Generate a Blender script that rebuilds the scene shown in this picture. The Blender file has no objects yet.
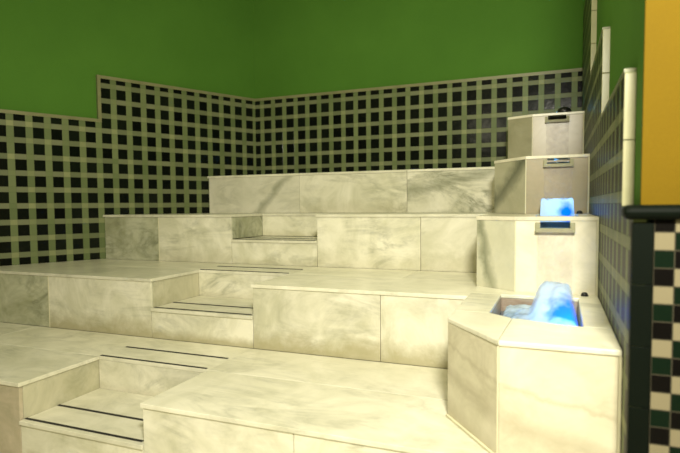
import bpy, bmesh, math, random
from mathutils import Vector, Matrix, noise
R = math.radians
random.seed(4)
scene = bpy.context.scene
col = scene.collection

# ------------------------------------------------------------ camera
F_PX, PSI, PITCH, ROLL, SHY = 527.43, 21.561, 3.245, -0.487, 9.337
cam_d = bpy.data.cameras.new('camera')
cam_d.sensor_width = 36.0
cam_d.lens = F_PX * 36.0 / 680.0
cam_d.shift_y = SHY / 680.0
cam_d.clip_start = 0.05
cam = bpy.data.objects.new('camera', cam_d)
col.objects.link(cam)
cam.matrix_world = Matrix.Rotation(R(PSI), 4, 'Z') @ Matrix.Rotation(R(90 - PITCH), 4, 'X') @ Matrix.Rotation(R(ROLL), 4, 'Z')
cam_d.dof.use_dof = True
cam_d.dof.focus_distance = 3.5
cam_d.dof.aperture_fstop = 2.0
scene.camera = cam

# ------------------------------------------------------------ world, exposure, room lights
w = bpy.data.worlds.new('world'); scene.world = w; w.use_nodes = True
w.node_tree.nodes['Background'].inputs[0].default_value = (0.75, 0.85, 0.5, 1)
w.node_tree.nodes['Background'].inputs[1].default_value = 0.02
scene.view_settings.view_transform = 'Standard'
scene.view_settings.look = 'None'
scene.view_settings.gamma = 1.0
scene.view_settings.exposure = 0.0
scene.view_settings.use_curve_mapping = False

WARM = (1.0, 0.95, 0.68)
def area(name, loc, target, size, power, color=WARM, spread=180):
    l = bpy.data.lights.new(name, 'AREA'); l.shape = 'DISK'; l.size = size; l.energy = power; l.color = color
    l.spread = R(spread)
    o = bpy.data.objects.new(name, l); col.objects.link(o); o.location = loc
    o.rotation_euler = (Vector(target) - Vector(loc)).to_track_quat('-Z', 'Y').to_euler()
    return o
area('front_lamp_light', (0.30, -0.15, 1.35), (-0.7, 3.2, -0.7), 0.40, 188, (1.0, 0.955, 0.80))
area('ceiling_lamp_light', (-0.9, 2.5, 2.40), (-1.1, 3.3, 0.0), 0.45, 26, (1.0, 0.95, 0.58))
area('rear_lamp_light', (-1.2, -0.8, 1.6), (-0.9, 3.0, -0.8), 0.5, 10)

# ------------------------------------------------------------ measured layout (metres, eye height = 0)
Z0, ZA, Z1, ZB, Z2, ZC, Z3, Z4, Z5 = -1.31, -1.092, -0.895, -0.688, -0.486, -0.279, -0.066, 0.334, 0.760
YL1, YRA, YL2, YRB, YL3, YRC, YL4, YB = 1.872, 2.39, 2.856, 3.389, 3.858, 4.385, 4.849, 5.412
XL, XR = -2.525, -1.722
XC = -3.184
LW = R(-63.71)
LD = Vector((-math.cos(LW), math.sin(LW)))       # from the corner towards the viewer, along the left wall
LN = Vector((-LD.y, LD.x)); LN = LN if LN.x > 0 else -LN   # into the room
ZT = 1.250
CEIL = 2.45
YBACK = -1.3
XRIGHT = 1.9
def lw_x(y): return XC + LD.x * (y - YB) / LD.y
def rw(y): return 0.2041 + 0.0131 * y
DT = 0.034            # how far the tiled dado stands in front of the plaster

# ------------------------------------------------------------ materials
def nt(name):
    m = bpy.data.materials.new(name); m.use_nodes = True
    t = m.node_tree; b = t.nodes['Principled BSDF']
    return m, t, b
def N(t, kind, **kw):
    n = t.nodes.new(kind)
    for k, v in kw.items():
        if k in n.inputs.keys(): n.inputs[k].default_value = v
        else: setattr(n, k, v)
    return n
def Mth(t, op, a, b=None, c=None, clamp=False):
    n = t.nodes.new('ShaderNodeMath'); n.operation = op; n.use_clamp = clamp
    for i, v in enumerate((a, b, c)):
        if v is None: continue
        if isinstance(v, (int, float)): n.inputs[i].default_value = v
        else: t.links.new(v, n.inputs[i])
    return n.outputs[0]
def Mix(t, f, a, b, mode='MIX'):
    n = t.nodes.new('ShaderNodeMix'); n.data_type = 'RGBA'; n.blend_type = mode
    for s, v in ((0, f), (6, a), (7, b)):
        if isinstance(v, (int, float)): n.inputs[s].default_value = v
        elif isinstance(v, tuple): n.inputs[s].default_value = (*v, 1) if len(v) == 3 else v
        else: t.links.new(v, n.inputs[s])
    return n.outputs[2]
def ramp(t, fac, stops):
    r = t.nodes.new('ShaderNodeValToRGB')
    e = r.color_ramp.elements
    while len(e) < len(stops): e.new(0.5)
    for i, (p, c) in enumerate(stops):
        e[i].position = p; e[i].color = (c, c, c, 1) if isinstance(c, (int, float)) else (*c, 1)
    t.links.new(fac, r.inputs[0]); return r.outputs[0]

def marble(name, base=(0.80, 0.77, 0.62), vein=(0.20, 0.21, 0.13), rot=(0, 35, 20), amount=0.55, scale=1.0, rough=0.28,
           streak=None, stain=0.0, cloud=0.35):
    """streak = (point, normal, width, strength): one broad dark band crossing the slab; stain: dirt at the foot of panels"""
    m, t, b = nt(name)
    geo = N(t, 'ShaderNodeNewGeometry'); oi = N(t, 'ShaderNodeObjectInfo')
    off = N(t, 'ShaderNodeVectorMath', operation='SCALE'); off.inputs[0].default_value = (7.3, 4.1, 9.7)
    t.links.new(oi.outputs['Random'], off.inputs['Scale'])
    add = N(t, 'ShaderNodeVectorMath', operation='ADD')
    t.links.new(geo.outputs['Position'], add.inputs[0]); t.links.new(off.outputs[0], add.inputs[1])
    mp = N(t, 'ShaderNodeMapping'); mp.inputs['Rotation'].default_value = [R(a) for a in rot]
    mp.inputs['Scale'].default_value = (scale * 0.9, scale * 2.6, scale * 2.6)
    t.links.new(add.outputs[0], mp.inputs[0])
    n1 = N(t, 'ShaderNodeTexNoise', Scale=1.7, Detail=7.0, Roughness=0.62, Distortion=1.3); t.links.new(mp.outputs[0], n1.inputs['Vector'])
    v1 = ramp(t, n1.outputs['Fac'], [(0.40, 0.0), (0.485, 0.75), (0.50, 1.0), (0.53, 0.55), (0.62, 0.0)])
    n2 = N(t, 'ShaderNodeTexNoise', Scale=2.4, Detail=5.0, Roughness=0.6, Distortion=0.6); t.links.new(add.outputs[0], n2.inputs['Vector'])
    mask = ramp(t, n2.outputs['Fac'], [(0.42, 0.0), (0.66, 1.0)])
    veins = Mth(t, 'MULTIPLY', Mth(t, 'MULTIPLY', v1, mask), amount, clamp=True)
    n3 = N(t, 'ShaderNodeTexNoise', Scale=3.2, Detail=6.0, Roughness=0.65, Distortion=0.9); t.links.new(add.outputs[0], n3.inputs['Vector'])
    cl = Mth(t, 'MULTIPLY', ramp(t, n3.outputs['Fac'], [(0.36, 1.0), (0.62, 0.0)]), cloud)
    c = Mix(t, cl, base, tuple(x * y for x, y in zip(base, (0.62, 0.63, 0.52))))
    c = Mix(t, veins, c, vein)
    # small per-slab tint
    tint = Mth(t, 'MULTIPLY_ADD', oi.outputs['Random'], 0.16, 0.90)
    tn = N(t, 'ShaderNodeVectorMath', operation='SCALE'); t.links.new(c, tn.inputs[0]); t.links.new(tint, tn.inputs['Scale']); c = tn.outputs[0]
    if streak:
        for (pt, nm, wd, st) in streak:
            nn = N(t, 'ShaderNodeTexNoise', Scale=4.0, Detail=6.0, Roughness=0.65); t.links.new(geo.outputs['Position'], nn.inputs['Vector'])
            sub = N(t, 'ShaderNodeVectorMath', operation='SUBTRACT'); t.links.new(geo.outputs['Position'], sub.inputs[0]); sub.inputs[1].default_value = pt
            dp = N(t, 'ShaderNodeVectorMath', operation='DOT_PRODUCT'); t.links.new(sub.outputs[0], dp.inputs[0]); dp.inputs[1].default_value = Vector(nm).normalized()
            d = Mth(t, 'ADD', dp.outputs['Value'], Mth(t, 'MULTIPLY_ADD', nn.outputs['Fac'], 0.14, -0.07))
            a = Mth(t, 'DIVIDE', Mth(t, 'ABSOLUTE', d), wd)
            s = Mth(t, 'MULTIPLY', ramp(t, a, [(0.0, 1.0), (0.45, 0.65), (1.0, 0.0)]), Mth(t, 'MULTIPLY', ramp(t, nn.outputs['Fac'], [(0.3, 0.6), (0.6, 1.0)]), st))
            c = Mix(t, s, c, vein)
    if stain:
        sx = N(t, 'ShaderNodeSeparateXYZ'); t.links.new(geo.outputs['Position'], sx.inputs[0])
        tc = N(t, 'ShaderNodeTexCoord'); sg = N(t, 'ShaderNodeSeparateXYZ'); t.links.new(tc.outputs['Generated'], sg.inputs[0])
        n4 = N(t, 'ShaderNodeTexNoise', Scale=5.0, Detail=8.0, Roughness=0.7); t.links.new(add.outputs[0], n4.inputs['Vector'])
        h = Mth(t, 'SUBTRACT', Mth(t, 'MULTIPLY', n4.outputs['Fac'], 0.75), sg.outputs['Z'])
        s = Mth(t, 'MULTIPLY', ramp(t, h, [(0.0, 0.0), (0.28, 1.0)]), stain)
        c = Mix(t, s, c, (0.33, 0.29, 0.14))
    t.links.new(c, b.inputs['Base Color'])
    b.inputs['Roughness'].default_value = rough
    b.inputs['Specular IOR Level'].default_value = 0.35
    return m

def plain(name, colr, rough=0.5, metal=0.0, emit=None, es=0.0):
    m, t, b = nt(name)
    n = N(t, 'ShaderNodeTexNoise', Scale=9.0, Detail=5.0); g = N(t, 'ShaderNodeNewGeometry'); t.links.new(g.outputs['Position'], n.inputs['Vector'])
    c = Mix(t, n.outputs['Fac'], tuple(x * 0.85 for x in colr), tuple(min(1, x * 1.15) for x in colr))
    t.links.new(c, b.inputs['Base Color'])
    b.inputs['Roughness'].default_value = rough; b.inputs['Metallic'].default_value = metal
    if emit:
        b.inputs['Emission Color'].default_value = (*emit, 1); b.inputs['Emission Strength'].default_value = es
    return m

def plaster(name, c1, c2, rough=0.55):
    m, t, b = nt(name)
    g = N(t, 'ShaderNodeNewGeometry')
    n = N(t, 'ShaderNodeTexNoise', Scale=1.3, Detail=5.0, Roughness=0.6); t.links.new(g.outputs['Position'], n.inputs['Vector'])
    n2 = N(t, 'ShaderNodeTexNoise', Scale=90.0, Detail=3.0); t.links.new(g.outputs['Position'], n2.inputs['Vector'])
    c = Mix(t, ramp(t, n.outputs['Fac'], [(0.3, 0.0), (0.7, 1.0)]), c1, c2)
    c = Mix(t, Mth(t, 'MULTIPLY', n2.outputs['Fac'], 0.25), c, tuple(x * 0.6 for x in c1))
    t.links.new(c, b.inputs['Base Color'])
    bp = N(t, 'ShaderNodeBump', Strength=0.15, Distance=0.004); t.links.new(n2.outputs['Fac'], bp.inputs['Height']); t.links.new(bp.outputs[0], b.inputs['Normal'])
    b.inputs['Roughness'].default_value = 0.8; b.inputs['Specular IOR Level'].default_value = 0.15
    return m

def grid_tile(name, u0, v0, pu, pv, half=0.0465, spec=0.14, rough=0.16):
    """dark glazed squares separated by pale strips; UV in metres; (u0, v0) = centre of a dark square"""
    m, t, b = nt(name)
    uv = N(t, 'ShaderNodeUVMap'); s = N(t, 'ShaderNodeSeparateXYZ'); t.links.new(uv.outputs[0], s.inputs[0])
    U = Mth(t, 'DIVIDE', Mth(t, 'SUBTRACT', s.outputs['X'], u0), pu); V = Mth(t, 'DIVIDE', Mth(t, 'SUBTRACT', s.outputs['Y'], v0), pv)
    cu = Mth(t, 'ROUND', U); cv = Mth(t, 'ROUND', V)
    fu = Mth(t, 'MULTIPLY', Mth(t, 'ABSOLUTE', Mth(t, 'SUBTRACT', U, cu)), pu); fv = Mth(t, 'MULTIPLY', Mth(t, 'ABSOLUTE', Mth(t, 'SUBTRACT', V, cv)), pv)
    inu = Mth(t, 'LESS_THAN', fu, half); inv = Mth(t, 'LESS_THAN', fv, half + .003)
    dark = Mth(t, 'MULTIPLY', inu, inv)
    hstrip = Mth(t, 'MULTIPLY', inu, Mth(t, 'SUBTRACT', 1.0, inv))     # pale strip running level
    vstrip = Mth(t, 'MULTIPLY', inv, Mth(t, 'SUBTRACT', 1.0, inu))
    # cell ids: doubled rounding gives one id for each square, strip piece and crossing
    ids = N(t, 'ShaderNodeCombineXYZ')
    idu = Mth(t, 'ADD', cu, Mth(t, 'MULTIPLY', Mth(t, 'SUBTRACT', 1.0, inu), Mth(t, 'SIGN', Mth(t, 'SUBTRACT', U, cu))))
    idu = Mth(t, 'MULTIPLY', Mth(t, 'ADD', cu, Mth(t, 'MULTIPLY', Mth(t, 'SUBTRACT', 1.0, inu), Mth(t, 'MULTIPLY', Mth(t, 'SIGN', Mth(t, 'SUBTRACT', U, cu)), 0.5))), 2.0)
    idv = Mth(t, 'MULTIPLY', Mth(t, 'ADD', cv, Mth(t, 'MULTIPLY', Mth(t, 'SUBTRACT', 1.0, inv), Mth(t, 'MULTIPLY', Mth(t, 'SIGN', Mth(t, 'SUBTRACT', V, cv)), 0.5))), 2.0)
    t.links.new(idu, ids.inputs[0]); t.links.new(idv, ids.inputs[1])
    wn = N(t, 'ShaderNodeTexWhiteNoise', noise_dimensions='3D'); t.links.new(ids.outputs[0], wn.inputs['Vector'])
    rnd = wn.outputs['Value']
    cdark = Mix(t, rnd, (0.003, 0.004, 0.003), (0.007, 0.010, 0.006))
    ch = Mix(t, rnd, (0.125, 0.145, 0.070), (0.180, 0.195, 0.105))
    cv_ = Mix(t, rnd, (0.110, 0.145, 0.055), (0.165, 0.200, 0.085))
    cx = Mix(t, rnd, (0.13, 0.165, 0.065), (0.26, 0.28, 0.13))
    c = Mix(t, dark, Mix(t, hstrip, Mix(t, vstrip, cx, cv_), ch), cdark)
    # grout joint round every piece
    eu = Mth(t, 'ABSOLUTE', Mth(t, 'SUBTRACT', fu, half)); ev = Mth(t, 'ABSOLUTE', Mth(t, 'SUBTRACT', fv, half + .003))
    j = Mth(t, 'LESS_THAN', Mth(t, 'MINIMUM', eu, ev), 0.0014)
    c = Mix(t, Mth(t, 'MULTIPLY', j, 0.4), c, (0.09, 0.10, 0.05))
    t.links.new(c, b.inputs['Base Color'])
    ro = Mth(t, 'ADD', Mth(t, 'MULTIPLY', dark, rough - 0.42), Mth(t, 'MULTIPLY_ADD', j, 0.2, 0.42))
    t.links.new(ro, b.inputs['Roughness'])
    # every glazed square sits at a very slightly different angle
    bp = N(t, 'ShaderNodeBump', Strength=0.5, Distance=0.002)
    g = N(t, 'ShaderNodeNewGeometry'); n = N(t, 'ShaderNodeTexNoise', Scale=14.0, Detail=2.0); t.links.new(g.outputs['Position'], n.inputs['Vector'])
    hgt = Mth(t, 'ADD', Mth(t, 'MULTIPLY', j, -0.6), n.outputs['Fac'])
    t.links.new(hgt, bp.inputs['Height']); t.links.new(bp.outputs[0], b.inputs['Normal'])
    b.inputs['Specular IOR Level'].default_value = spec
    return m

def checker_tile(name, x0, ztop, s):
    """white, green and black mosaic in diagonal order, UV in metres"""
    m, t, b = nt(name)
    uv = N(t, 'ShaderNodeUVMap'); sp = N(t, 'ShaderNodeSeparateXYZ'); t.links.new(uv.outputs[0], sp.inputs[0])
    U = Mth(t, 'DIVIDE', Mth(t, 'SUBTRACT', sp.outputs['X'], x0), s); V = Mth(t, 'DIVIDE', Mth(t, 'SUBTRACT', ztop, sp.outputs['Y']), s)
    cu = Mth(t, 'FLOOR', U); cv = Mth(t, 'FLOOR', V)
    k = Mth(t, 'FLOORED_MODULO', Mth(t, 'ADD', cu, cv), 3.0)
    isw = Mth(t, 'LESS_THAN', k, 0.5); isb = Mth(t, 'GREATER_THAN', k, 1.5)
    c = Mix(t, isw, Mix(t, isb, (0.003, 0.009, 0.004), (0.003, 0.0025, 0.002)), (0.19, 0.165, 0.10))
    fu = Mth(t, 'ABSOLUTE', Mth(t, 'SUBTRACT', Mth(t, 'SUBTRACT', U, cu), 0.5)); fv = Mth(t, 'ABSOLUTE', Mth(t, 'SUBTRACT', Mth(t, 'SUBTRACT', V, cv), 0.5))
    j = Mth(t, 'GREATER_THAN', Mth(t, 'MAXIMUM', fu, fv), 0.47)
    c = Mix(t, j, c, (0.05, 0.045, 0.03))
    t.links.new(c, b.inputs['Base Color']); b.inputs['Roughness'].default_value = 0.4; b.inputs['Specular IOR Level'].default_value = 0.06
    return m

M = {}
M['slab'] = marble('marble_slab', rot=(10, 0, 25), amount=0.45, cloud=0.45)
M['panel'] = marble('marble_panel', rot=(0, -40, 10), amount=0.55, cloud=0.65, stain=0.25)
M['panel_low'] = marble('marble_panel_weathered', rot=(0, -30, 10), amount=0.45, stain=0.7, cloud=0.75)
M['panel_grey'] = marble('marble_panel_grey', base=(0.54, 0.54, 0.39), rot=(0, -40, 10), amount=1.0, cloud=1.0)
M['diag'] = marble('marble_panel_diagonal_vein', amount=0.3, streak=[((-2.66, 4.85, 0.13), (0.80, 0, -0.75), 0.055, 0.65)])
M['streaky'] = marble('marble_panel_streaky', rot=(0, 28, 8), amount=1.0, cloud=0.6, streak=[((-0.75, 4.85, 0.24), (0.22, 0, -1.0), 0.075, 0.75)])
M['cham3'] = marble('marble_chamfer_diagonal', base=(0.46, 0.44, 0.31), vein=(0.09, 0.10, 0.06), amount=0.2, streak=[((-0.30, 4.1, 0.14), (0.75, 0, -0.60), 0.075, 1.0)])  # base darkened as shade on the angled side; the vein is stone
M['cham2'] = marble('marble_chamfer_dark_vein', base=(0.66, 0.64, 0.48), amount=0.3, streak=[((-0.335, 3.1, -0.25), (1.0, 0, 0.14), 0.045, 0.9)])
M['cham4'] = marble('marble_chamfer_shaded', base=(0.33, 0.31, 0.20), amount=0.4, cloud=0.6)  # angled side turned from the lamp: its shade put into a darker base
M['tower'] = marble('marble_fountain_face', base=(0.76, 0.71, 0.56), amount=0.35, cloud=0.5)
M['panel_brown'] = marble('marble_panel_brownish', base=(0.58, 0.50, 0.36), amount=0.4, cloud=0.6)
M['side'] = marble('marble_side_shaded', base=(0.56, 0.53, 0.38), rot=(0, -20, 60), amount=0.5, cloud=0.7)  # darker base imitates the weaker light on sideways faces
M['tower_dim'] = marble('marble_fountain_face_dim', base=(0.40, 0.335, 0.215), amount=0.25, cloud=0.4)  # light falloff up the fountain put into a darker face colour
M['basin_inner'] = marble('marble_basin_inner', base=(0.40, 0.33, 0.26), vein=(0.16, 0.08, 0.05), amount=0.9, cloud=0.8, scale=2.0)
M['basin'] = marble('marble_basin_face', base=(0.70, 0.65, 0.49), vein=(0.34, 0.29, 0.18), rot=(0, 12, 0), amount=0.45, cloud=0.4, scale=1.0,
                    streak=[((0.03, 1.9, -0.80), (0.24, 0, 1.0), 0.05, 0.5), ((0.0, 1.9, -0.66), (0.2, 0, 1.0), 0.012, 0.4), ((0.0, 1.9, -0.97), (0.3, 0, 1.0), 0.07, 0.5)])
M['grout'] = plain('pale_grout', (0.66, 0.62, 0.42), 0.8)
M['core'] = plain('mortar_core', (0.34, 0.31, 0.20), 0.9)
M['strip'] = plain('black_rubber', (0.006, 0.005, 0.006), 0.6)
M['green'] = plaster('green_plaster', (0.066, 0.172, 0.020), (0.082, 0.205, 0.025))
M['yellow'] = plaster('ochre_plaster', (0.125, 0.076, 0.0005), (0.150, 0.092, 0.0005))
M['ceiling'] = plaster('cream_plaster', (0.50, 0.47, 0.32), (0.55, 0.52, 0.36))
M['floor'] = marble('floor_marble', amount=0.4)
M['trim'] = marble('pale_stone_trim', base=(0.24, 0.24, 0.12), amount=0.2, cloud=0.5)
M['bar'] = marble('pale_stone_bar', base=(0.46, 0.44, 0.27), amount=0.1)
M['tile_left'] = grid_tile('grid_tile_left', 0.082, -0.047, 0.145, 0.1415, half=0.0445)
M['tile_back'] = grid_tile('grid_tile_back', 0.162, -0.049, 0.1437, 0.1415)
M['tile_right'] = grid_tile('grid_tile_right', 0.05, -0.049, 0.144, 0.1415, spec=0.08, rough=0.42)
M['black_tile'] = plain('black_glazed_tile', (0.002, 0.004, 0.002), 0.6); M['black_tile'].node_tree.nodes['Principled BSDF'].inputs['Specular IOR Level'].default_value = 0.07
M['checker'] = checker_tile('checker_mosaic', 0.2805, -0.082, 0.0512)
M['spout'] = plain('weathered_stone_spout', (0.30, 0.29, 0.17), 0.6)
M['black'] = plain('black_plastic', (0.01, 0.01, 0.01), 0.35)
M['lamp_glass'] = plain('blue_lamp_glass', (0.05, 0.3, 1.0), 0.2, 0, (0.01, 0.22, 1.0), 3.0)
M['steel'] = plain('brushed_steel', (0.5, 0.5, 0.48), 0.35, 0.9)

def water_mat():
    m, t, b = nt('pool_water')
    b.inputs['Base Color'].default_value = (0.55, 0.78, 1.0, 1)
    b.inputs['Roughness'].default_value = 0.05; b.inputs['IOR'].default_value = 1.33
    b.inputs['Transmission Weight'].default_value = 0.85
    n = N(t, 'ShaderNodeTexNoise', Scale=22.0, Detail=3.0); g = N(t, 'ShaderNodeNewGeometry'); t.links.new(g.outputs['Position'], n.inputs['Vector'])
    bp = N(t, 'ShaderNodeBump', Strength=0.6, Distance=0.01); t.links.new(n.outputs['Fac'], bp.inputs['Height']); t.links.new(bp.outputs[0], b.inputs['Normal'])
    return m
M['water'] = water_mat()
def foam_mat(name, edge=1.6, density=1.0, tint=(0.80, 0.90, 1.0), blue_glows=()):
    m, t, b = nt(name); t.nodes.remove(b)
    out = t.nodes['Material Output']
    d = N(t, 'ShaderNodeBsdfDiffuse'); d.inputs[0].default_value = (*tint, 1)
    tr = N(t, 'ShaderNodeBsdfTranslucent'); tr.inputs[0].default_value = (*tint, 1)
    mx = N(t, 'ShaderNodeMixShader'); mx.inputs[0].default_value = 0.5
    t.links.new(d.outputs[0], mx.inputs[1]); t.links.new(tr.outputs[0], mx.inputs[2])
    tp = N(t, 'ShaderNodeBsdfTransparent')
    lw = N(t, 'ShaderNodeLayerWeight', Blend=0.5)
    g = N(t, 'ShaderNodeNewGeometry'); n = N(t, 'ShaderNodeTexNoise', Scale=30.0, Detail=4.0); t.links.new(g.outputs['Position'], n.inputs['Vector'])
    fac = Mth(t, 'POWER', Mth(t, 'SUBTRACT', 1.0, lw.outputs['Facing']), edge)
    fac = Mth(t, 'MULTIPLY', fac, Mth(t, 'MULTIPLY_ADD', n.outputs['Fac'], 0.3, density), clamp=True)
    colr = None
    for (p, rad) in blue_glows:      # blue lamp glow through the water, painted into the foam colour
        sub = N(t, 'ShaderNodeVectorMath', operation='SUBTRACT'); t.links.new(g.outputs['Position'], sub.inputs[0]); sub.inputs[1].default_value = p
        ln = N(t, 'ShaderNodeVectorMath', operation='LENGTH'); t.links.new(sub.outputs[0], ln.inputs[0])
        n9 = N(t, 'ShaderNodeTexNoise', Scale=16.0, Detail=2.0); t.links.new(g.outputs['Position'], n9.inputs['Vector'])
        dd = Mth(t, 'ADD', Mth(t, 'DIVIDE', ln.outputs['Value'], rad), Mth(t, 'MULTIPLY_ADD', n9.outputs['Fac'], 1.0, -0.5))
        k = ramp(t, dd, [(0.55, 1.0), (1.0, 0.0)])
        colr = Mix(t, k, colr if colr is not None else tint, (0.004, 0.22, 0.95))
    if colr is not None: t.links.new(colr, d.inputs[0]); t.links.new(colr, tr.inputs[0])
    m2 = N(t, 'ShaderNodeMixShader'); t.links.new(fac, m2.inputs[0]); t.links.new(tp.outputs[0], m2.inputs[1]); t.links.new(mx.outputs[0], m2.inputs[2])
    t.links.new(m2.outputs[0], out.inputs['Surface'])
    return m
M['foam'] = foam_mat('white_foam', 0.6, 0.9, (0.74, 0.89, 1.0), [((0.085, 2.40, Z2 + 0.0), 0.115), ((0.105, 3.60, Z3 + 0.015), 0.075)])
M['sheet'] = foam_mat('falling_water_film', 0.4, -0.07, (0.70, 0.62, 0.68))

# ------------------------------------------------------------ mesh helpers
def finish(bm, name, mat, parent=None, bevel=0.0, smooth=False):
    bmesh.ops.recalc_face_normals(bm, faces=bm.faces)
    me = bpy.data.meshes.new(name); bm.to_mesh(me); bm.free()
    o = bpy.data.objects.new(name, me); col.objects.link(o); me.materials.append(mat)
    if parent: o.parent = parent
    if smooth:
        for p in me.polygons: p.use_smooth = True
    if bevel:
        md = o.modifiers.new('bevel', 'BEVEL'); md.width = bevel; md.segments = 2; md.limit_method = 'ANGLE'
    return o
def prism(bm, poly, za, zb):
    lo = [bm.verts.new((x, y, za)) for x, y in poly]; hi = [bm.verts.new((x, y, zb)) for x, y in poly]
    n = len(poly)
    bm.faces.new(lo[::-1]); bm.faces.new(hi)
    for i in range(n): bm.faces.new((lo[i], lo[(i + 1) % n], hi[(i + 1) % n], hi[i]))
def box(bm, x0, x1, y0, y1, z0, z1): prism(bm, [(x0, y0), (x1, y0), (x1, y1), (x0, y1)], z0, z1)
def clip(poly, p, n):
    """keep the side of the line through p that n points to"""
    out = []
    for i, a in enumerate(poly):
        b = poly[(i + 1) % len(poly)]
        da = (a[0] - p[0]) * n[0] + (a[1] - p[1]) * n[1]; db = (b[0] - p[0]) * n[0] + (b[1] - p[1]) * n[1]
        if da >= 0: out.append(a)
        if (da > 0 > db) or (da < 0 < db):
            k = da / (da - db); out.append((a[0] + k * (b[0] - a[0]), a[1] + k * (b[1] - a[1])))
    return out
WALLGAP = 0.002
LP = (XC + LN.x * (DT + WALLGAP), YB + LN.y * (DT + WALLGAP))
# the fitted left wall line is the dado face; the plaster is behind it
LP = (XC + LN.x * WALLGAP, YB + LN.y * WALLGAP)
def rect(x0, x1, y0, y1): return clip([(x0, y0), (x1, y0), (x1, y1), (x0, y1)], LP, (LN.x, LN.y))
def empty(name, loc, label, cat, group=None):
    o = bpy.data.objects.new(name, None); col.objects.link(o); o.location = loc; o.empty_display_size = 0.1
    o['label'] = label; o['category'] = cat
    if group: o['group'] = group
    return o
def attach(parent):
    """children are modelled in world coordinates: undo the parent's location"""
    for c in col.objects:
        if c.parent == parent and not c.get('_done'):
            c.matrix_parent_inverse = Matrix.Translation(-parent.location)
def struct(o): o['kind'] = 'structure'; return o
def thing(o, label, cat, group=None):
    o['label'] = label; o['category'] = cat
    if group: o['group'] = group
    return o

# ------------------------------------------------------------ room shell
bm = bmesh.new(); prism(bm, [(-7.2, YBACK - .12), (XRIGHT + .12, YBACK - .12), (XRIGHT + .12, YB + .2), (-7.2, YB + .2)], Z0 - 0.12, Z0); struct(finish(bm, 'floor', M['floor']))
bm = bmesh.new(); prism(bm, [(-7.2, YBACK - .12), (XRIGHT + .12, YBACK - .12), (XRIGHT + .12, YB + .2), (-7.2, YB + .2)], CEIL, CEIL + 0.12); struct(finish(bm, 'ceiling', M['ceiling']))
PB = YB + DT
bm = bmesh.new(); box(bm, XC - 0.3, rw(YB) + 0.3, PB, PB + 0.15, Z0, CEIL); struct(finish(bm, 'wall_back', M['green']))
P0 = Vector((XC, YB)) - LN * DT - LD * 0.1
Pn = Vector((lw_x(YBACK), YBACK)) - LN * DT
bm = bmesh.new(); prism(bm, [tuple(P0), tuple(Pn), tuple(Pn - LN * .15), tuple(P0 - LN * .15)], Z0, CEIL); struct(finish(bm, 'wall_left', M['green']))
YN = 1.72                                              # camera-facing end of the right-hand wall
bm = bmesh.new(); prism(bm, [(rw(YN + .05) + DT, YN + .05), (rw(YN + .05) + DT + .001, YN + .05), (XRIGHT, YN + .05), (XRIGHT, YB + .2), (rw(YB) + DT, YB + .2)], Z0, CEIL)
struct(finish(bm, 'wall_right', M['green']))
bm = bmesh.new(); box(bm, rw(YN) + DT - 0.010, XRIGHT, YN + 0.035, YN + 0.048, -0.03, CEIL); struct(finish(bm, 'wall_front', M['yellow']))
bm = bmesh.new(); box(bm, XRIGHT, XRIGHT + .12, YBACK, YN + .05, Z0, CEIL); struct(finish(bm, 'wall_side', M['yellow']))
bm = bmesh.new(); box(bm, -7.2, XRIGHT + .12, YBACK - .12, YBACK, Z0, CEIL); struct(finish(bm, 'wall_rear', M['ceiling']))

def dado(name, poly_uz, origin, du, thick_dir, mat):
    """tiled dado: outline in (u, z), extruded back by DT, UVs in metres"""
    bm = bmesh.new(); uvl = bm.loops.layers.uv.new('UVMap')
    f = [bm.verts.new((origin[0] + du[0] * u, origin[1] + du[1] * u, z)) for u, z in poly_uz]
    g = [bm.verts.new((origin[0] + du[0] * u + thick_dir[0] * DT, origin[1] + du[1] * u + thick_dir[1] * DT, z)) for u, z in poly_uz]
    fc = bm.faces.new(f); bm.faces.new(g[::-1])
    for i in range(len(f)): bm.faces.new((f[i], g[i], g[(i + 1) % len(f)], f[(i + 1) % len(f)]))
    uvof = {}
    for (u, z), v, q in zip(poly_uz, f, g): uvof[v] = (u, z); uvof[q] = (u, z)
    for face in bm.faces:
        for l in face.loops: l[uvl].uv = uvof[l.vert]
    return struct(finish(bm, name, mat))
B = 0.030
def tl(y): return (y - YB) / LD.y
ts = [tl(YL3 - 0.015), tl(YL2), tl(YL1), tl(YBACK + .05)]
dado('trim_1', [(0, Z0), (0, ZT - B), (ts[0] - B, ZT - B), (ts[0] - B, 0.839 - B), (ts[1] - B, 0.839 - B), (ts[1] - B, 0.42 - B), (ts[2] - B, 0.42 - B), (ts[2] - B, -B), (ts[3], -B), (ts[3], Z0)],
     (XC, YB), LD, -LN, M['tile_left'])
xe = rw(YB) - XC
dado('trim_2', [(0, Z0), (xe, Z0), (xe, ZT - B), (0, ZT - B)], (XC, YB), Vector((1, 0)), Vector((0, 1)), M['tile_back'])
# pale border strips of the dado on the left and back wall
def wall_strip(bm, a, b, za, zb, out=0.004):
    p = Vector((XC, YB)) + LD * a; q = Vector((XC, YB)) + LD * b
    prism(bm, [tuple(p + LN * out), tuple(q + LN * out), tuple(q - LN * DT), tuple(p - LN * DT)], za, zb)
bm = bmesh.new()
wall_strip(bm, 0, ts[0], ZT - B, ZT); wall_strip(bm, ts[0] - B, ts[0], 0.839 - B, ZT - B)
wall_strip(bm, ts[0], ts[1], 0.839 - B, 0.839); wall_strip(bm, ts[1] - B, ts[1], 0.42 - B, 0.839 - B)
wall_strip(bm, ts[1], ts[2], 0.42 - B, 0.42); wall_strip(bm, ts[2] - B, ts[2], -B, 0.42 - B); wall_strip(bm, ts[2], ts[3], -B, 0)
box(bm, XC, rw(YB), YB - 0.004, PB, ZT - B, ZT)
struct(finish(bm, 'trim_3', M['trim']))
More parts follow.
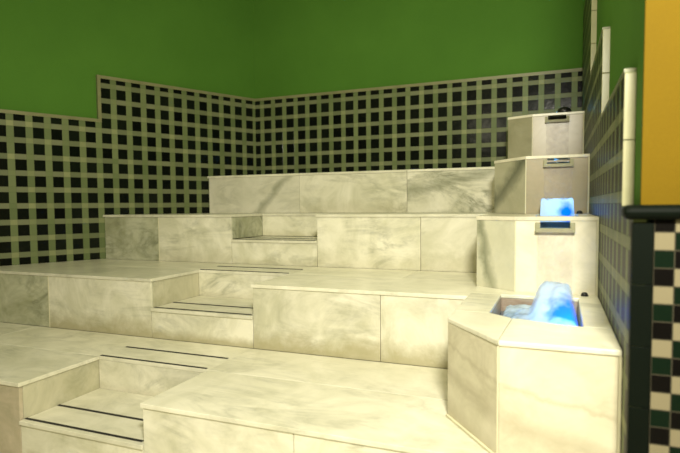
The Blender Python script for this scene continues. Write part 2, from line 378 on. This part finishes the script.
# right wall: stepped dado, pale stone bars on its upright ends
RY = [4.06, 3.0, 2.0, YN]; RZ = [1.74, 0.872, 0.434, -0.01]
RD = Vector((0.0131, 1.0)).normalized(); RN = Vector((1, -0.0131)).normalized()
o0 = (rw(YN), YN)
s = [y - YN for y in RY]; se = YB - YN
dado('trim_4', [(0, Z0), (se, Z0), (se, RZ[0]), (s[0], RZ[0]), (s[0], RZ[1]), (s[1], RZ[1]), (s[1], RZ[2]), (s[2], RZ[2]), (s[2], RZ[3]), (0, RZ[3])], o0, RD, RN, M['tile_right'])
for k in range(3):
    y = RY[k]; x = rw(y)
    bm = bmesh.new(); z = RZ[k + 1] + .001; top = RZ[k]
    while z < top - 0.01:
        z1 = min(z + 0.22, top); box(bm, x - 0.002, x + DT, y - 0.012, y - 0.0005, z, z1 - 0.002); z = z1
    struct(finish(bm, 'trim_%d' % (5 + k), M['bar'], bevel=0.003))
# sloping grey top edge line of the lower dado sections
for k in (1, 2):
    bm = bmesh.new(); a, b = RY[k], RY[k - 1] - 0.013
    prism(bm, [(rw(a) - .003, a), (rw(b) - .003, b), (rw(b) + DT, b), (rw(a) + DT, a)], RZ[k], RZ[k] + 0.012)
    struct(finish(bm, 'trim_%d' % (7 + k), M['trim']))
# camera-facing checkered wall end
def face_panel(name, x0, x1, z0, z1, mat):
    bm = bmesh.new(); uvl = bm.loops.layers.uv.new('UVMap'); box(bm, x0, x1, YN - .002, YN + .034, z0, z1)
    for f in bm.faces:
        for l in f.loops: l[uvl].uv = (l.vert.co.x, l.vert.co.z)
    return struct(finish(bm, name, mat))
face_panel('trim_10', 0.2805, XRIGHT, Z0, -0.046, M['checker'])
bm = bmesh.new(); z = -0.235 + 0.18
while z > Z0:
    za = max(Z0, z - 0.18); box(bm, rw(YN) - .001, 0.2795, YN - .003, YN + .033, za + .0015, min(z, -0.046)); z = za
    if za == Z0: break
struct(finish(bm, 'trim_11', M['black_tile'], bevel=0.0015))
bm = bmesh.new()
pr = [(YN + .03, -0.046), (YN - .018, -0.046), (YN - .030, -0.036), (YN - .034, -0.025), (YN - .030, -0.014), (YN - .018, -0.004), (YN + .03, -0.004)]
xa, xb = rw(YN) - 0.026, XRIGHT
for k in range(3):   # rounded left end
    pass
L = []
for x, sc in ((xa, 0.45), (xa + .006, 0.8), (xa + .016, 1.0), (xb, 1.0)):
    L.append([bm.verts.new((x, YN + .03 + (y - YN - .03) * (0.85 + .15 * sc), -0.025 + (z + .025) * sc)) for y, z in pr])
for a, b in zip(L, L[1:]):
    for i in range(len(pr)): bm.faces.new((a[i], a[(i + 1) % len(pr)], b[(i + 1) % len(pr)], b[i]))
bm.faces.new(L[0]); bm.faces.new(L[-1][::-1])
struct(finish(bm, 'trim_12', M['black_tile'], smooth=False, bevel=0.002))

# ------------------------------------------------------------ marble benches
TS, TP, G, OV = 0.022, 0.02, 0.0016, 0.010        # slab and panel thickness, joint, overhang
XE = -0.389
def part(bm, name, mat, parent, bevel=0.0015, label=None):
    o = finish(bm, name, mat, None, bevel); o.parent = parent; o.matrix_parent_inverse = Matrix.Translation(-parent.location)
    if label: o['label'] = label
    return o
def slab(parent, poly, z, mat='slab', name='seat_slab'):
    c = Vector((sum(p[0] for p in poly) / len(poly), sum(p[1] for p in poly) / len(poly)))
    q = []
    for p in poly:
        d = Vector(p) - c
        q.append((p[0] - math.copysign(G, d.x), p[1] - math.copysign(G, d.y)))
    bm = bmesh.new(); prism(bm, q, z - TS, z); return part(bm, name, M[mat], parent, 0.003)
def panel(parent, x0, x1, y, z0, z1, mat='panel', name='front_panel', label=None):
    bm = bmesh.new(); box(bm, x0 + G, x1 - G, y, y + TP, z0, z1 - TS - .0005); return part(bm, name, M[mat], parent, label=label)
def strips(parent, x0, x1, y, z, offs=(0.004, 0.205)):
    for k, d in enumerate(offs):
        bm = bmesh.new(); box(bm, x0 + 0.006, x1 - 0.028, y + d, y + d + 0.016, z, z + 0.003); part(bm, 'anti_slip_strip', M['strip'], parent, 0.0007)

def bench(yf, yr, yn, z, zlow, xend, seams_front, seams_top, mats, label, notch=True, strip=True, right_poly=None, stripy=None):
    t = empty('marble_bench', (-1.5, yf + 0.3, zlow), label, 'bench')
    xw = lw_x(yf) - 0.6
    # core
    bm = bmesh.new()
    zc = z - TS - .001
    def cr(x0, x1, y0, y1):
        q = rect(x0, x1, y0, y1); q = clip(q, (xend - .005, 0), (-1, 0)); prism(bm, q, Z0, zc)
    if notch:
        cr(xw, XL - TP - .001, yf + TP + .001, yr + TP + .001)
        q = right_poly or rect(XR + TP + .001, xend - .005, yf + TP, yr + TP)
        if right_poly: q = clip(clip(q, (XR + TP + .001, 0), (1, 0)), (0, yf + TP + .001), (0, 1)); q = [(x - 0.006, y) if x > XR + .1 else (x, y) for x, y in q]
        prism(bm, q, Z0, zc)
        cr(xw, xend - .005, yr + TP + .002, yn - .003)
    else: cr(xw, xend - .005, yf + TP + .001, yn - .003)
    part(bm, 'bench_core', M['core'], t, 0)
    # seat slabs
    if notch:
        slab(t, rect(xw, XL + OV, yf - OV, yr - 0.0), z)
        if right_poly:
            slab(t, clip(right_poly, (0, yr), (0, -1)), z)
            slab(t, clip(right_poly, (0, yr), (0, 1)), z)
        else: slab(t, rect(XR - OV, xend, yf - OV, yr), z)
        xs = [xw] + seams_top + [xend if not right_poly else XR]
        for a, b in zip(xs, xs[1:]): slab(t, rect(a, b, yr - (OV if XL - .1 < a and b < XR + .1 else 0), yn - .002), z)
    else:
        xs = [xw] + seams_top + [xend]
        for a, b in zip(xs, xs[1:]):
            slab(t, rect(a, b, yf - OV, yn - .002), z)
    # front panels
    xs = [lw_x(yf + TP) + .004] + seams_front + [xend]
    pairs = [(a, b) for a, b in zip(xs, xs[1:]) if not (notch and a > XL - .01 and b < XR + .01)]
    for (a, b), m in zip(pairs, mats): panel(t, a, b, yf, zlow, z, m)
    if mats[0] == 'panel_grey':
        bm = bmesh.new(); box(bm, seams_front[0] - .004, seams_front[0] + .004, yf - .0012, yf + TP, zlow, z - TS - .001); part(bm, 'panel_joint', M['grout'], t, 0)
    if notch:
        zm = (z + zlow) / 2
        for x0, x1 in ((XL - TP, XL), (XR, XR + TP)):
            bm = bmesh.new(); box(bm, x0, x1, yf + TP + G, yr + (TP), zm + .001, z - TS - .0005); part(bm, 'side_panel', M['side' if yf < YL3 else 'panel_grey'], t)  # notch sides coloured darker to imitate shade, the eye-level recess in grey marble
        panel(t, XL + .001, XR - .001, yr, zm + .001, z, 'panel', 'riser_panel')
        if strip: strips(t, XL, XR, yr, z, stripy or (0.006, 0.212))
    return t
# stair treads let into the notches
def step(yf, yr, z, zlow, label, mat='panel'):
    t = empty('marble_step', ((XL + XR) / 2, yf, zlow), label, 'step', None)
    bm = bmesh.new(); box(bm, XL + .002, XR - .002, yf + TP + .001, yr - .001, Z0, z - TS - .001); part(bm, 'step_core', M['core'], t, 0)
    bm = bmesh.new(); box(bm, XL + .002, XR - .002, yf - OV, yr - .001, z - TS, z); part(bm, 'tread', M['slab'], t, 0.003)
    panel(t, XL + .001, XR - .001, yf, zlow, z, mat, 'riser_panel')
    strips(t, XL, XR, yf, z, (0.018, 0.215))
    return t

T1L = [(XR - OV, YL1 - OV), (-0.155, YL1 - OV), (-0.155, YL1 + .008), (XE, 2.205), (XE, YL2 - .002), (XR - OV, YL2 - .002)]
bench(YL1, YRA, YL2, Z1, Z0, XE, [-3.6, XL, XR, -0.95], [-3.6], ['panel_brown', 'panel_brown', 'panel', 'panel'],
      'lowest cream marble bench tier across the foreground, stair notch at left', right_poly=T1L)
bench(YL2, YRB, YL3, Z2, Z1, XE, [-3.49, XL, XR, -0.885], [-3.1, XR, -0.9], ['panel_grey', 'panel_low', 'panel_low', 'panel_low'],
      'second marble bench tier, in front of the long wide middle tier', stripy=(0.010, 0.245))
bench(YL3, YRC, YL4, Z3, Z2, XE, [-3.30, XL, XR, -0.88], [-3.1, XL, XR, -0.9], ['panel_grey', 'panel', 'panel', 'panel'],
      'third marble bench tier at eye level with a recessed step', strip=False)
bench(YL4, 0, YB, Z4, Z3, XE, [-2.354, -1.236], [-2.354, -1.236], ['diag', 'panel', 'streaky'],
      'topmost marble bench tier against the back tiled wall, long streaky panels', notch=False)
step(YL1, YRA, ZA, Z0, 'lowest marble step with two black anti-slip strips at bottom left', 'panel_low')
step(YL2, YRB, ZB, Z1, 'middle marble step with black strips, cut into the second bench tier', 'panel_low')
step(YL3, YRC, ZC, Z2, 'uppermost marble step recessed into the eye-level bench tier')

# ------------------------------------------------------------ fountain towers
def ring(poly_outer, parent, zt, zb, hole): pass
def tower(name, label, cham, yf, yend, zt, zb, mats, hole=None, spout=True, rear=None, group='cascade fountain blocks'):
    """cham = (x, y) of the outer chamfer corner; front face at yf from cham x to the right wall; hole = (x0, x1, y0, y1) of the little pool on top"""
    t = empty(name, (0.0, (yf + yend) / 2, zb), label, 'fountain')
    cx, cy = cham; fx = rear['fx']; xr = rw(yf) - .002; xr2 = rw(yf) - .001
    e = 0.02
    pool = hole is not None
    # rim slab pieces
    poly_front = [(fx, yf - .006), (xr2, yf - .006)]
    def rimslab(poly): bm = bmesh.new(); prism(bm, poly, zt - TS, zt); part(bm, 'rim_slab', M['tower'], t, 0.003)
    back = rear['back']       # list of points from right to left closing the footprint at the back
    if pool:
        x0, x1, y0, y1 = hole
        rimslab([(fx, yf - .006), (xr2, yf - .006), (xr2, y0), (x0, y0)])
        rimslab([(cx - .004, cy), (fx, yf - .006), (x0, y0), (x0, y1), (cx - .004, y1)])
        rimslab([(x1, y0), (xr2, y0), (rw(y1) - .001, y1), (x1, y1)])
        rimslab([(cx - .004, y1)] + [(rw(y1) - .001, y1)] + back)
    else: rimslab([(cx - .004, cy), (fx, yf - .006), (xr2, yf - .006)] + back)
    # core, as pieces round the pool
    bm = bmesh.new(); zc = zt - TS - .0005
    ci = [(cx + .001, cy + TP), (fx + .004, yf + TP), (xr, yf + TP)]
    if pool:
        x0, x1, y0, y1 = hole; zp = zt - 0.16
        prism(bm, [(fx + .004, yf + TP), (xr, yf + TP), (xr, y0), (x0, y0)], zp + .0, zc - (0.055 if spout else 0))
        prism(bm, [(cx + .001, cy + TP), (fx + .004, yf + TP), (x0, y0), (x0, y1), (cx + .001, y1)], zp, zc)
        prism(bm, [(x1, y0), (xr, y0), (xr, y1), (x1, y1)], zp, zc)
        prism(bm, [(cx + .001, y1), (xr, y1)] + [(min(a, xr) if a > 0 else a + .001, b) for a, b in back], zp, zc)
        prism(bm, ci + [(min(a, xr) if a > 0 else a + .001, b) for a, b in back], zb + .0005, zp)
    else: prism(bm, ci + [(min(a, xr) if a > 0 else a + .001, b) for a, b in back], zb + .0005, zc - (0.055 if spout else 0))
    part(bm, 'fountain_core', M['core'], t, 0)
    # chamfer panel
    bm = bmesh.new(); d = (Vector((fx, yf)) - Vector((cx, cy))).normalized(); n = Vector((d.y, -d.x)); n = -n if n.y < 0 else n
    a = Vector((cx, cy)); b = Vector((fx, yf)) - d * .002
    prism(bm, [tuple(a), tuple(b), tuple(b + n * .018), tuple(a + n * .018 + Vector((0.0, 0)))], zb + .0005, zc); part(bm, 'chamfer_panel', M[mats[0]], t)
    # pale joint on the corner
    bm = bmesh.new(); box(bm, fx - .002, fx + .0035, yf - .0015, yf + .01, zb + .0005, zc); part(bm, 'corner_joint', M['grout'], t, 0)
    bm = bmesh.new(); box(bm, xr - .010, xr + .0005, yf - .003, yf + TP, zb + .0005, zc); part(bm, 'corner_joint', M['grout'], t, 0.001)
    # front panel with the slot cut out
    bm = bmesh.new()
    if spout:
        sx0, sx1 = rear['slot']; sz = zc - 0.032
        box(bm, fx + .004, sx0, yf, yf + TP - .001, zb + .0005, zc); box(bm, sx1, xr - .011, yf, yf + TP - .001, zb + .0005, zc); box(bm, sx0, sx1, yf, yf + TP - .001, zb + .0005, sz - .028)
    else: box(bm, fx + .004, xr - .011, yf, yf + TP - .001, zb + .0005, zc)
    part(bm, 'front_panel', M[mats[1]], t, 0)
    if spout:
        bm = bmesh.new()
        box(bm, sx0 - .024, sx1 + .024, yf - .035, yf - .0005, sz - .028, sz - .006); box(bm, sx0 + .001, sx1 - .001, yf - .0005, yf + 0.10, sz - .026, sz - .012)
        box(bm, sx0 - .024, sx0 - .001, yf - .022, yf - .0005, sz - .006, zc - .008); box(bm, sx1 + .001, sx1 + .024, yf - .022, yf - .0005, sz - .006, zc - .008)
        part(bm, 'spout', M['spout'], t, 0.0015)
        bm = bmesh.new(); box(bm, sx0 + .002, sx1 - .002, yf + .012, yf + 0.10, sz - .0115, sz - .004)
        part(bm, 'spout_water', M['water'], t, 0)
    return t
XW = lambda y: rw(y) - .001
t4 = tower('fountain_block', 'topmost marble fountain block with dark spout, against the back tiles', (-0.338, 4.875), 4.796, YB, Z5, Z4, ('cham4', 'tower_dim'),
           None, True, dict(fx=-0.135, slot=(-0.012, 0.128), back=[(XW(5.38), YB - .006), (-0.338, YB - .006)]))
t3 = tower('fountain_block', 'second-highest marble fountain block, dark diagonal vein on its angled side', (-0.387, 4.21), 3.906, 4.9, Z4, Z3, ('cham3', 'tower_dim'),
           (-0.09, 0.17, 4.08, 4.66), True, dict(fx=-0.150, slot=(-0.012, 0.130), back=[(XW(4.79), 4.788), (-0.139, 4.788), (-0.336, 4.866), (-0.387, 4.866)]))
t2 = tower('fountain_block', 'eye-level marble fountain block with a slot spout over the big basin', (-0.387, 3.149), 2.996, 4.2, Z3, Z2, ('cham2', 'tower'),
           (-0.07, 0.165, 3.20, 3.78), True, dict(fx=-0.165, slot=(-0.040, 0.106), back=[(XW(3.9), 3.898), (-0.154, 3.898), (-0.383, 4.20), (-0.387, 4.20)]))

# big basin
tb = empty('fountain_basin', (0.0, 2.4, Z0), 'large angled marble water basin at lower right, filled with blue-lit water', 'basin')
c1, f1, yf1 = (-0.387, 2.205), -0.158, 1.893
hA, hB, hC, hD, hE = (-0.225, 2.88), (-0.235, 2.37), (-0.135, 2.285), (0.130, 2.21), (0.145, 2.88)
ZR = Z2 + 0.014
rims = [[(-0.386, 3.147), (-0.386, 2.88), (XW(2.9), 2.88), (XW(2.99), 2.992), (-0.166, 2.992)],
        [(-0.386, 2.88), (-0.386, 2.37), hB, hA],
        [(-0.386, 2.37), (-0.389, 2.203), (f1, yf1 - .008), hC, hB],
        [(f1, yf1 - .008), (XW(1.9), yf1 - .008), (XW(2.2), 2.21), hD, hC],
        [hD, (XW(2.2), 2.21), (XW(2.88), 2.88), hE]]
def shrink(poly, e):
    c = Vector((sum(p[0] for p in poly) / len(poly), sum(p[1] for p in poly) / len(poly)))
    return [tuple(Vector(p) + (c - Vector(p)).normalized() * e) for p in poly]
for p in rims:
    bm = bmesh.new(); prism(bm, shrink(p, 0.0012), ZR - 0.020, ZR); part(bm, 'rim_slab', M['slab'], tb, 0.004)
bm = bmesh.new()
RC = [[(-0.384, 3.14), (-0.384, 2.88), (XW(2.88) - .001, 2.88), (XW(2.88) - .001, 2.99), (-0.170, 2.99)],
      [(-0.384, 2.88), (-0.384, 2.37), hB, hA],
      [(-0.384, 2.37), (-0.384, 2.225), (f1 + .004, yf1 + .022), hC, hB],
      [(f1 + .004, yf1 + .022), (XW(1.9), yf1 + .022), (XW(2.2) - .001, 2.21), hD, hC],
      [hD, (XW(2.2) - .001, 2.21), (XW(2.2) - .001, 2.88), hE]]
for p in RC: prism(bm, p, Z0 + .001, ZR - .0205)
prism(bm, [hA, hB, hC, hD, hE], Z0 + .001, Z2 - 0.42)
part(bm, 'basin_core', M['basin_inner'], tb, 0)
d = (Vector((f1, yf1)) - Vector(c1)).normalized(); n = Vector((-d.y, d.x)); n = -n if n.y < 0 else n
a = Vector(c1); b = Vector((f1, yf1)) - d * .002
bm = bmesh.new(); prism(bm, [tuple(a), tuple(b), tuple(b + n * .018), tuple(a + n * .018)], Z1 + .0005, ZR - .0205); part(bm, 'chamfer_panel', M['basin'], tb)
bm = bmesh.new(); box(bm, f1 + .004, XW(1.9) - .010, yf1, yf1 + .019, Z0 + .001, ZR - .0205); part(bm, 'front_panel', M['basin'], tb)
bm = bmesh.new(); box(bm, f1 - .002, f1 + .003, yf1 - .001, yf1 + .012, Z1, ZR - .0205); part(bm, 'corner_joint', M['grout'], tb, 0)
bm = bmesh.new(); box(bm, XW(1.9) - .009, XW(1.9), yf1 - .003, yf1 + .018, Z0 + .001, ZR - .0205); part(bm, 'corner_joint', M['grout'], tb, 0.001)
bm = bmesh.new(); e = Vector((-n.x, -n.y)) * .010
prism(bm, [tuple(a + e), tuple(b + e + d * .0), tuple(b), tuple(a)], Z1 + .0005, Z1 + .012); part(bm, 'foot_joint', M['grout'], tb, 0.003)

# ------------------------------------------------------------ water
def water_plane(poly, z, label, depth=0.05):
    bm = bmesh.new(); prism(bm, shrink(poly, 0.002), z - depth, z); o = finish(bm, 'pool_water', M['water']); thing(o, label, 'water'); return o
water_plane([hA, hB, hC, hD, hE], Z2 - 0.075, 'blue-lit water filling the large basin at lower right', 0.30)
water_plane([(-0.07, 3.20), (0.165, 3.20), (0.165, 3.78), (-0.07, 3.78)], Z3 - 0.035, 'shallow water on top of the eye-level fountain block', 0.12)
water_plane([(-0.09, 4.08), (0.17, 4.08), (0.17, 4.66), (-0.09, 4.66)], Z4 - 0.035, 'shallow water on top of the second-highest fountain block', 0.12)

def heap(name, x0, x1, y0, y1, zb, hf, label, n=44, mat='foam', inside=None):
    bm = bmesh.new(); g = []
    for i in range(n + 1):
        row = []
        for j in range(n + 1):
            u, v = i / n, j / n; x = x0 + (x1 - x0) * u; y = y0 + (y1 - y0) * v
            e = min(1, min(u, 1 - u, v, 1 - v) * (9 if zb < -0.3 else 30)) ; e = math.sqrt(max(0, 1 - (1 - e) ** 2))
            h = hf(x, y) + 0.012 * noise.noise(Vector((x * 22, y * 22, zb))) + 0.005 * noise.noise(Vector((x * 60, y * 60, zb)))
            row.append(bm.verts.new((x, y, zb + 0.004 + max(0.002, h * e))))
        g.append(row)
    for i in range(n):
        for j in range(n): bm.faces.new((g[i][j], g[i + 1][j], g[i + 1][j + 1], g[i][j + 1]))
    rim = [g[i][0] for i in range(n)] + [g[n][j] for j in range(n)] + [g[n - i][n] for i in range(n)] + [g[0][n - j] for j in range(n)]
    lo = [bm.verts.new((v.co.x, v.co.y, zb)) for v in rim]
    for k in range(len(rim)):
        k2 = (k + 1) % len(rim); bm.faces.new((rim[k], lo[k], lo[k2], rim[k2]))
    bm.faces.new(lo)
    o = finish(bm, name, M[mat], smooth=True); thing(o, label, 'foam'); return o
def gs(x, y, cx, cy, sx, sy, h): return h * math.exp(-((x - cx) / sx) ** 6 - ((y - cy) / sy) ** 2)
heap('water_foam', -0.205, 0.128, 2.30, 2.85, Z2 - 0.074, lambda x, y: 0.046 + gs(x, y, 0.036, 2.60, 0.092, 0.17, 0.138) + gs(x, y, -0.02, 2.50, 0.12, 0.12, 0.035) + gs(x, y, 0.075, 2.40, 0.06, 0.10, 0.045),
     'tall heap of bright blue-white foam churning in the large basin')
heap('water_foam', -0.05, 0.150, 3.56, 3.775, Z3 - 0.034, lambda x, y: 0.03 + min(0.098, gs(x, y, 0.052, 3.67, 0.12, 0.16, 0.16)),
     'smaller square-looking burst of blue foam on the eye-level fountain block')
def sheet(x0, x1, y, z1, z0, label):
    bm = bmesh.new(); nx, nz = 20, 16; ga = []
    for k in range(nx + 1):
        x = x0 + (x1 - x0) * k / nx; r = []
        for q in range(nz + 1):
            s_ = q / nz; r.append((x, y - 0.034 * (1 - (1 - s_) ** 3) * 0.6 + 0.003 * noise.noise(Vector((x * 40, s_ * 3, 0))), z1 + (z0 - z1) * s_))
        ga.append(r)
    F_ = [[bm.verts.new(p) for p in r] for r in ga]; K_ = [[bm.verts.new((p[0], p[1] + .003, p[2])) for p in r] for r in ga]
    for i in range(nx):
        for j in range(nz):
            bm.faces.new((F_[i][j], F_[i + 1][j], F_[i + 1][j + 1], F_[i][j + 1])); bm.faces.new((K_[i][j], K_[i][j + 1], K_[i + 1][j + 1], K_[i + 1][j]))
    for j in range(nz):
        for i in (0, nx): bm.faces.new((F_[i][j], F_[i][j + 1], K_[i][j + 1], K_[i][j]))
    for i in range(nx):
        for j in (0, nz): bm.faces.new((F_[i][j], F_[i + 1][j], K_[i + 1][j], K_[i][j]))
    o = finish(bm, 'falling_water', M['sheet'], smooth=True); thing(o, label, 'water'); return o
sheet(-0.050, 0.119, 2.958, Z3 - .068, Z2 - .03, 'thin film of water falling from the eye-level spout into the basin')
sheet(-0.030, 0.147, 3.868, Z4 - .068, Z3 - .001, 'thin film of water falling from the second-highest spout')
sheet(-0.025, 0.147, 4.758, Z5 - .068, Z4 - .001, 'thin film of water falling from the topmost spout')

# ------------------------------------------------------------ blue lamps in the pools
def blue_lamp(x, y, z, power, label, r=0.028, up=0.03):
    t = empty('pool_lamp', (x, y, z), label, 'lamp')
    bm = bmesh.new(); bmesh.ops.create_cone(bm, cap_ends=True, segments=24, radius1=r, radius2=r * .85, depth=0.014, matrix=Matrix.Translation((x, y, z + .008)))
    part(bm, 'housing', M['steel'], t, 0.001)
    bm = bmesh.new(); bmesh.ops.create_uvsphere(bm, u_segments=20, v_segments=10, radius=r * .75, matrix=Matrix.Translation((x, y, z + .0165)) @ Matrix.Diagonal((1, 1, .35, 1)))
    part(bm, 'lens', M['lamp_glass'], t, 0)
    l = bpy.data.lights.new('pool_lamp_light', 'POINT'); l.energy = power; l.color = (0.04, 0.42, 1.0); l.shadow_soft_size = 0.02
    o = bpy.data.objects.new('pool_lamp_light', l); col.objects.link(o); o.location = (x, y, z + up); o.parent = t; o.matrix_parent_inverse = Matrix.Translation(-t.location)
blue_lamp(0.078, 2.38, Z2 - 0.42, 1.3, 'round blue pool lamp on the floor of the large basin', up=0.375)
blue_lamp(0.095, 3.66, Z3 - 0.158, 0.7, 'round blue pool lamp in the top of the eye-level fountain block', up=0.165)
blue_lamp(0.05, 4.40, Z4 - 0.158, 0.3, 'round blue pool lamp in the top of the second-highest fountain block', up=0.155)
blue_lamp(0.01, 5.1, Z5 + .0005, 0.5, 'small blue lamp lying on the topmost fountain block', r=0.03, up=0.04)

def fitting(x, y, z, r, label):
    bm = bmesh.new(); bmesh.ops.create_uvsphere(bm, u_segments=20, v_segments=12, radius=r, matrix=Matrix.Translation((x, y, z + r * .55)) @ Matrix.Diagonal((1.1, 1, .8, 1)))
    for v in bm.verts: v.co.z = max(v.co.z, z + .0005)
    bmesh.ops.create_cone(bm, cap_ends=True, segments=20, radius1=r * 1.25, radius2=r * 1.2, depth=.004, matrix=Matrix.Translation((x, y, z + .0026)))
    o = finish(bm, 'black_fitting', M['black'], smooth=True); thing(o, label, 'fitting')
fitting(0.115, 4.95, Z5, 0.052, 'round black fitting on top of the topmost fountain block')
fitting(0.192, 3.84, Z3, 0.017, 'tiny black fitting on the ledge of the eye-level fountain block')
fitting(0.178, 2.955, ZR, 0.015, 'tiny black fitting at the back corner of the large basin rim')
